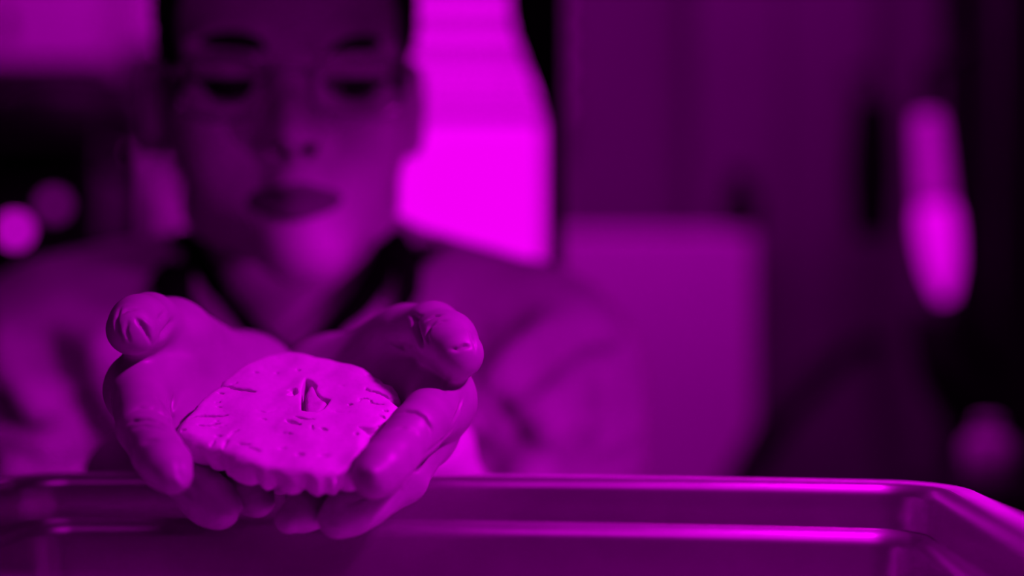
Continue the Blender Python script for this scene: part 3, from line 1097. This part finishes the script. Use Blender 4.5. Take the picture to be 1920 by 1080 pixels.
# ================================================================== PERSON
PX = -.140
PE = thing('person', 'person in lab coat, clear glasses and gloves, looking down, holding out a brain slice', 'person', (PX, 1.0, 0))


def grade(lo, hi, f0, f1, fine, coarse):
    a = list(np.arange(f0, f1, fine))
    s, x = fine, f0
    left = []
    while x > lo:
        s = min(coarse, s * 1.15); x -= s; left.append(x)
    s, x = fine, a[-1]
    right = []
    while x < hi:
        s = min(coarse, s * 1.15); x += s; right.append(x)
    return np.array(left[::-1] + a + right)


elbL = Vector((.02, .965, .745)); elbR = Vector((-.32, .965, .745))
shL = Vector((.018, .99, 1.005)); shR = Vector((-.318, .99, 1.012))
wrL, wrR = at(628, 742, .725), at(455, 738, .725)


def torso(f, inf, arms=True, r_arm=1.0):
    """chest, belly, shoulders, arms; inf = how far clothing stands off"""
    f.ell((PX, 1.035, .87), (.150 + inf, .100 + inf, .20 + inf), .03)
    f.ell((PX, 1.085, .68), (.135 + inf, .105 + inf, .16 + inf), .05)
    f.cap(shL, shR, .052 + inf, .052 + inf, .03)
    f.cap((PX, 1.0, 1.075), (shL.x - .02, 1.0, 1.038), .040 + inf, .032 + inf, .03)
    f.cap((PX, 1.0, 1.075), (shR.x + .02, 1.0, 1.042), .040 + inf, .032 + inf, .03)
    if arms:
        for s, e, w_ in ((shL, elbL, wrL), (shR, elbR, wrR)):
            f.cap(s, e, .046 + inf, .038 + inf, .02)
            f.cap(e, w_ * .85 + e * .15, .038 + inf, .024 + inf, .015)


# body: head, neck, trunk, arms, hands inside the gloves and legs, one continuous surface
f = Field(grade(-.42, .14, -.25, -.03, .0022, .008), grade(.55, 1.26, .80, 1.0, .0024, .009), grade(.0, 1.37, 1.03, 1.29, .0022, .010))
cr = at(545, 45, .965)
f.ell(cr, (.0745, .092, .092), .0)
f.ell(at(545, 60, .918), (.064, .054, .062), .02)
f.ell(at(547, 235, .905), (.058, .050, .072), .02)
for sx, ex in ((-1, 405), (1, 690)):
    f.ell(at(ex, 228, .878), (.026, .026, .026), .02)          # cheek bone
    f.ell(at(428 if sx < 0 else 660, 320, .888), (.025, .026, .034), .022)
    ear = 328 if sx < 0 else 762
    f.cap(at(ear + 44 * -sx, 265, .945), at(ear + 83 * -sx, 392, .918), .0175, .0175, .018)
    f.cap(at(ear + 83 * -sx, 392, .918), at(566 + 22 * sx, 464, .872), .0175, .0165, .022)
f.ell(at(572, 464, .868), (.022, .018, .018), .018)            # chin
f.ell(at(550, 372, .878), (.034, .026, .030), .025)            # muzzle
f.cap(at(548, 330, .858), at(548, 350, .853), .011, .011, .012)
f.cap(at(556, 425, .862), at(562, 440, .861), .010, .010, .014)
for ex in (425, 668):                                          # brows and sockets
    f.cap(at(ex - 52, 98, .868), at(ex + 52, 98, .868), .0105, .0105, .014)
    f.ell(at(ex, 152, .846), (.020, .016, .0125), .012, cut=True)
f.cap(at(545, 135, .862), at(548, 200, .850), .0075, .0085, .012)
f.cap(at(548, 200, .850), at(549, 256, .838), .0085, .0118, .010)
f.ell(at(514, 266, .852), (.0095, .012, .0085), .008)
f.ell(at(584, 264, .852), (.0095, .012, .0085), .008)
f.cap(at(525, 290, .838), at(530, 258, .862), .0066, .005, .002, cut=True)
f.cap(at(575, 289, .838), at(570, 258, .862), .0060, .005, .002, cut=True)
for ex in (428, 662):                                          # eyeball under lowered lid
    f.ell(at(ex, 152, .876), (.0155, .0135, .0135), .004)
    f.cap(at(ex - 46, 142, .868), at(ex, 150, .8615), .0035, .0045, .004)
    f.cap(at(ex, 150, .8615), at(ex + 46, 142, .868), .0045, .0035, .004)
for ex, sx in ((288, -1), (775, 1)):                           # ears
    f.ell(at(ex, 200, .962), (.0085, .019, .031), .006)
    f.ell(at(ex - 3 * sx, 262, .956), (.0070, .010, .012), .006)
    f.ell(at(ex + 10 * sx, 195, .945), (.006, .008, .018), .004, cut=True)
f.cap(at(552, 420, .985), at(545, 660, 1.015), .052, .058, .02)   # neck
f.ell(at(545, 600, .940), (.016, .012, .02), .02)
for sx in (-1, 1):
    f.cap(at(545 + 115 * sx, 430, .97), at(545 + 22 * sx, 640, .938), .012, .010, .018)
torso(f, 0.0)
for s, h in ((wrL, handB), (wrR, handA)):
    f.cap(s, h['fingers'][1][0][0], .020, .010, .01)
for sx in (-1, 1):
    hip, kn, an, toe = (PX + .09 * sx, 1.10, .60), (PX + .13 * sx, .72, .56), (PX + .13 * sx, .74, .10), (PX + .14 * sx, .60, .05)
    f.cap(hip, kn, .082, .056, .03)
    f.cap(kn, an, .054, .036, .02)
    f.cap(an, toe, .036, .028, .02)
V, F = f.nets()
V = relax(V, F, 3)
link_mesh('body', quads_mesh('body', V, F), M['skin'], PE)

# gloves
link_mesh('glove', quads_mesh('glove', VA, FA), M['glove'], PE)
link_mesh('glove', quads_mesh('glove', VB, FB), M['glove'], PE)


# hair
hf = Field(np.arange(-.27, -.01, .003), np.arange(.84, 1.10, .003), np.arange(1.06, 1.36, .003))
hf.ell(cr + Vector((-.006, .022, .012)), (.091, .098, .098), 0)
hf.ell(at(545, 150, 1.03), (.074, .06, .09), .02)
hf.ell(at(540, 165, .835), (.078, .092, .132), .012, cut=True)
for ex in (288, 775):
    hf.ell(at(ex, 235, .95), (.024, .035, .042), .01, cut=True)
V, F = hf.nets()
V = relax(V, F, 2)
N = vnormals(V, F)
V = V + N * (.0015 * np.sin(V[:, 0] * 900 + 14 * np.sin(V[:, 2] * 60)))[:, None]
link_mesh('hair', quads_mesh('hair', V, F), M['hair'], PE)

# eyebrows, lashes with socket shade, eyes, lips
for sgn, pts in ((-1, [(356, 96), (392, 82), (440, 78), (482, 86), (500, 98)]), (1, [(612, 102), (640, 94), (675, 86), (705, 86), (730, 94)])):
    bm = stube(bmesh.new(), [at(x, y, .857 + .006 * abs(x - 548) / 180) for x, y in pts], [.002, .0056, .0066, .0056, .002], 8)
    obj('eyebrow', bm, M['hair'], PE, True)
for ex in (428, 662):
    e = obj('eye', (lambda b: (bmesh.ops.create_uvsphere(b, u_segments=20, v_segments=12, radius=.0118), bmesh.ops.translate(b, verts=b.verts, vec=at(ex, 160, .8735)), b)[2])(bmesh.new()), M['eye'], PE, True)
    b = bmesh.new()
    bmesh.ops.create_uvsphere(b, u_segments=16, v_segments=10, radius=.0062)
    bmesh.ops.translate(b, verts=b.verts, vec=at(ex, 168, .8662))
    i = obj('iris', b, M['iris'], None, True)
    i.parent = e
    pts = [(ex - 58, 150), (ex - 28, 161), (ex, 166), (ex + 28, 161), (ex + 58, 150)]
    obj('lash_shade', stube(bmesh.new(), [at(x, y, .8570 + .00015 * abs(x - ex)) for x, y in pts], [.002, .0056, .0068, .0056, .002], 8), M['hair'], PE, True)  # lashes thickened into a dark band that paints the eye socket shade
lf = Field(*[np.arange(a, b, .0012) for a, b in zip((at(420, 430, .86).x, .82, at(420, 440, .83).z), (at(680, 320, .86).x, .89, at(680, 310, .83).z))])
for pts in ([(460, 373, .861, .0042), (503, 366, .8515, .0038), (535, 360, .8455, .0044), (550, 363, .8452, .0046), (568, 360, .8455, .0044), (600, 366, .8515, .0038), (636, 373, .861, .0042)],
            [(464, 379, .861, .0042), (505, 390, .8515, .0043), (550, 397, .8465, .0053), (595, 390, .8515, .0043), (632, 379, .861, .0042)]):
    one = lf.like()
    one.chain([(at(*q[:3]), q[3]) for q in smooth_line(pts, 4)], .003)
    lf.D = smin(lf.D, one.D, .0008)
V, F = lf.nets()
link_mesh('lips', quads_mesh('lips', relax(V, F, 1), F), M['lip'], PE)

# black V-neck top
xs = grade(-.42, .14, -.30, .02, .003, .006); ys = grade(.66, 1.26, .88, 1.08, .003, .007); zs = grade(.50, 1.15, .96, 1.12, .003, .008)


def vcut(f, halfw_top, ztop, zlow, yb, soft):
    """remove a V-shaped opening at the front, from zlow up to ztop"""
    X = f.ax[0][:, None, None] - PX; Y = f.ax[1][None, :, None]; Z = f.ax[2][None, None, :]
    half = halfw_top * (Z - zlow) / (ztop - zlow)
    c = halfw_top / (ztop - zlow)
    sdv = (np.abs(X) - half) / math.sqrt(1 + c * c)
    sdv = np.maximum(sdv, Y - yb)
    f.D = -smin(-f.D, sdv.astype(np.float32), soft)


sf = Field(xs, ys, zs)
torso(sf, .006, arms=False)
vcut(sf, .066, 1.10, at(548, 665, .93).z, .985, .004)
sf.D = np.maximum(sf.D, (np.abs(sf.ax[0][:, None, None] - PX) - .115).astype(np.float32))
sf.cap(at(552, 440, .945), at(545, 690, 1.0), .0555, .0605, .004, cut=True)
sf.cap(at(552, 340, .945), at(552, 440, .945), .062, .056, .004, cut=True)
V, F = sf.nets()
SH = link_mesh('shirt', quads_mesh('shirt', relax(V, F, 2), F), M['shirt'], PE)

# lab coat
cf = Field(xs, ys, zs)
torso(cf, .018)
for e, w_ in ((elbL, wrL), (elbR, wrR)):
    cf.cap(e, w_ * .80 + e * .20, .055, .046, .02)
cf.cap(shL + Vector((.012, 0, -.02)), elbL, .056, .058, .02)
cf.cap(shR + Vector((-.012, 0, -.02)), elbR, .056, .058, .02)
vcut(cf, .098, 1.10, at(548, 740, .93).z, 1.0, .004)
cf.cap(at(552, 440, .95), at(545, 690, 1.005), .070, .070, .004, cut=True)
cf.cap(at(552, 340, .95), at(552, 440, .95), .078, .070, .004, cut=True)
V, F = cf.nets()
V = relax(V, F, 2)
coat_folds = [
    ([(880, 760), (940, 700), (1000, 640), (1070, 590)], -.011, .014),
    ([(930, 740), (1000, 695), (1080, 640), (1140, 600)], .009, .011),
    ([(900, 830), (960, 780), (1040, 735), (1110, 705)], -.010, .012),
    ([(880, 800), (930, 770), (970, 745)], .008, .010),
    ([(1080, 770), (1095, 740), (1100, 700)], .008, .009),
    ([(960, 870), (1020, 820), (1080, 790)], -.009, .012),
    ([(900, 870), (960, 830), (1010, 790)], .007, .010),
    ([(1010, 880), (1060, 840), (1090, 790)], .006, .009),
    ([(1120, 860), (1135, 780), (1120, 720)], -.007, .011),
    ([(1100, 630), (1140, 625), (1165, 660)], .008, .012),
    ([(820, 560), (880, 590), (920, 640)], .004, .012),
    ([(60, 600), (100, 660), (130, 740)], .009, .012),
    ([(150, 720), (165, 800), (160, 860)], .009, .012),
    ([(20, 700), (60, 760), (100, 800)], -.008, .012),
    ([(0, 620), (40, 650), (80, 720)], .008, .012),
    ([(200, 600), (185, 700), (190, 800)], -.008, .014),
    ([(0, 790), (60, 830), (120, 850)], -.008, .012),
]
Nc = vnormals(V, F)
wr = np.sin(V[:, 2] * 95 + 60 * V[:, 0] + 2.2 * np.sin(V[:, 0] * 38) + 1.5 * np.sin(V[:, 1] * 45)) + .6 * np.sin(V[:, 2] * 150 - 110 * V[:, 0] + 2 * np.sin(V[:, 2] * 40))
V = V + Nc * ((.0028 * wr) * np.clip((1.06 - V[:, 2]) / .06, .15, 1) + .002)[:, None]
V = folds(V, F, coat_folds, 1.1)
CT = link_mesh('lab_coat', quads_mesh('lab_coat', V, F), M['coat'], PE)
bv_coat = BVHTree.FromPolygons([tuple(v) for v in V], [tuple(int(i) for i in q) for q in F])


def strip(name, pts, widths, m, parent, lift=.006, th=.006):
    """a flat band following the body; pts in the photograph with depth"""
    bm = bmesh.new()
    rows = []
    for (x, y, d), wd in zip(pts, widths):
        c = at(x, y, d)
        row = []
        for j in range(5):
            s = (j - 2) / 2
            row.append(bm.verts.new((c.x + s * wd, c.y - .004 * (1 - s * s) + .25 * s * wd * (1 if x > 548 else -1), c.z)))
        rows.append(row)
    for A, B in zip(rows, rows[1:]):
        for j in range(4):
            bm.faces.new((A[j], A[j + 1], B[j + 1], B[j]))
    bmesh.ops.solidify(bm, geom=bm.faces[:], thickness=th)
    o = obj(name, bm, m, None, True)
    o.parent = parent
    return o


strip_pts = None
for nm, pts, wds in (
    ('lapel', [(322, 470, .962), (352, 525, .940), (388, 582, .918), (425, 630, .902), (465, 680, .890), (515, 740, .884)], [.006, .010, .012, .012, .012, .010]),
    ('lapel', [(760, 480, .962), (742, 540, .940), (710, 592, .918), (672, 638, .902), (632, 682, .890), (580, 740, .884)], [.005, .011, .013, .013, .012, .010]),
):
    strip(nm, pts, wds, M['lapel'], CT)
for pts, wds in (
    ([(352, 430, .975), (368, 480, .955), (402, 545, .930), (448, 603, .912), (500, 645, .902), (552, 668, .900)], [.008, .010, .011, .011, .011, .010]),
    ([(742, 430, .975), (724, 480, .955), (694, 540, .930), (655, 592, .912), (608, 640, .902), (552, 668, .900)], [.008, .010, .011, .011, .011, .010]),
):
    strip('neck_band', pts, wds, M['shirt'], SH)

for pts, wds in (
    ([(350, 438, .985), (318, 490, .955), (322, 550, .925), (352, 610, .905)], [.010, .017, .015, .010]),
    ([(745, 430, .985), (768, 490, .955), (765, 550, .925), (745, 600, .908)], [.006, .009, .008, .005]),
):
    strip('shade_strip', pts, wds, M['shade_strip'], CT)  # dark strips added as painted shade beside neck and lapels

# trousers and shoes (below the table top)
tf = Field(np.arange(-.40, .12, .007), np.arange(.52, 1.28, .007), np.arange(.0, .82, .007))
tf.ell((PX, 1.10, .64), (.165, .13, .125), .0)
for sx in (-1, 1):
    hip, kn, an, toe = (PX + .09 * sx, 1.10, .60), (PX + .13 * sx, .72, .56), (PX + .13 * sx, .74, .10), (PX + .14 * sx, .60, .05)
    tf.cap(hip, kn, .095, .068, .03)
    tf.cap(kn, an, .066, .058, .02)
V, F = tf.nets()
link_mesh('trousers', quads_mesh('trousers', relax(V, F, 2), F), M['trousers'], PE)
for sx in (-1, 1):
    sf2 = Field(*[np.arange(a, b, .005) for a, b in (((PX + .13 * sx - .07), (PX + .13 * sx + .08)), (.50, .84), (-.01, .16))])
    an, toe = (PX + .13 * sx, .76, .06), (PX + .14 * sx, .585, .042)
    sf2.cap(an, toe, .050, .042, 0)
    sf2.cap((an[0], an[1], .06), (an[0], an[1], .11), .046, .044, .02)
    sf2.D = np.maximum(sf2.D, -(sf2.ax[2][None, None, :] - .003))
    V, F = sf2.nets()
    link_mesh('shoe', quads_mesh('shoe', relax(V, F, 1), F), M['shoe'], PE)

# safety glasses
gl = bpy.data.objects.new('safety_glasses', None)
COL.objects.link(gl)
gl.parent = PE
gl.location = -Vector(PE.location)
for cx, hw_, hh in ((417, 86, 60), (668, 84, 60)):
    loop = []
    for k in range(36):
        a = 2 * PI * k / 36
        ca, sa = math.cos(a), math.sin(a)
        x = cx + hw_ * math.copysign(abs(ca) ** .75, ca)
        y = 163 - hh * math.copysign(abs(sa) ** .75, sa)
        loop.append(at(x, y, .832 + .013 * ((x - 545) / 210) ** 2))
    o = obj('rim', tube(bmesh.new(), loop, .0024, 8, True), M['goggle'], None, True)
    o.parent = gl
    b = bmesh.new()
    vv = [b.verts.new(p) for p in loop]
    cc = b.verts.new(sum(loop, Vector()) / 36 + Vector((0, -.001, 0)))
    for k in range(36):
        b.faces.new((vv[k], vv[(k + 1) % 36], cc))
    bmesh.ops.solidify(b, geom=b.faces[:], thickness=.0012)
    o = obj('lens', b, M['lens'], None, True)
    o.parent = gl
o = obj('bridge', tube(bmesh.new(), [at(500, 135, .833), at(545, 128, .829), at(587, 135, .833)], .0024, 8), M['goggle'], None, True)
o.parent = gl
for pts in ([(333, 135, .846), (318, 132, .862), (300, 138, .93), (290, 150, .962)], [(750, 130, .846), (766, 126, .862), (775, 132, .93), (778, 148, .962)]):
    o = obj('temple', tube(bmesh.new(), [at(*p) for p in pts], .0026, 8), M['goggle'], None, True)
    o.parent = gl

# stool the person sits on
t = thing('stool', 'round black stool under the seated person', 'stool', (PX, 1.12, 0))
obj('seat', lathe(bmesh.new(), [(.16, .43), (.175, .44), (.175, .465), (.16, .48)], PX, 1.12), M['black'], t, True)
obj('column', tube(bmesh.new(), [(PX, 1.12, .05), (PX, 1.12, .432)], .025), M['leg'], t, True)
for k in range(5):
    a = 2 * PI * k / 5 + .3
    obj('leg', tube(bmesh.new(), [(PX, 1.12, .075), (PX + .24 * math.cos(a), 1.12 + .24 * math.sin(a), .02)], .016), M['leg'], t, True)
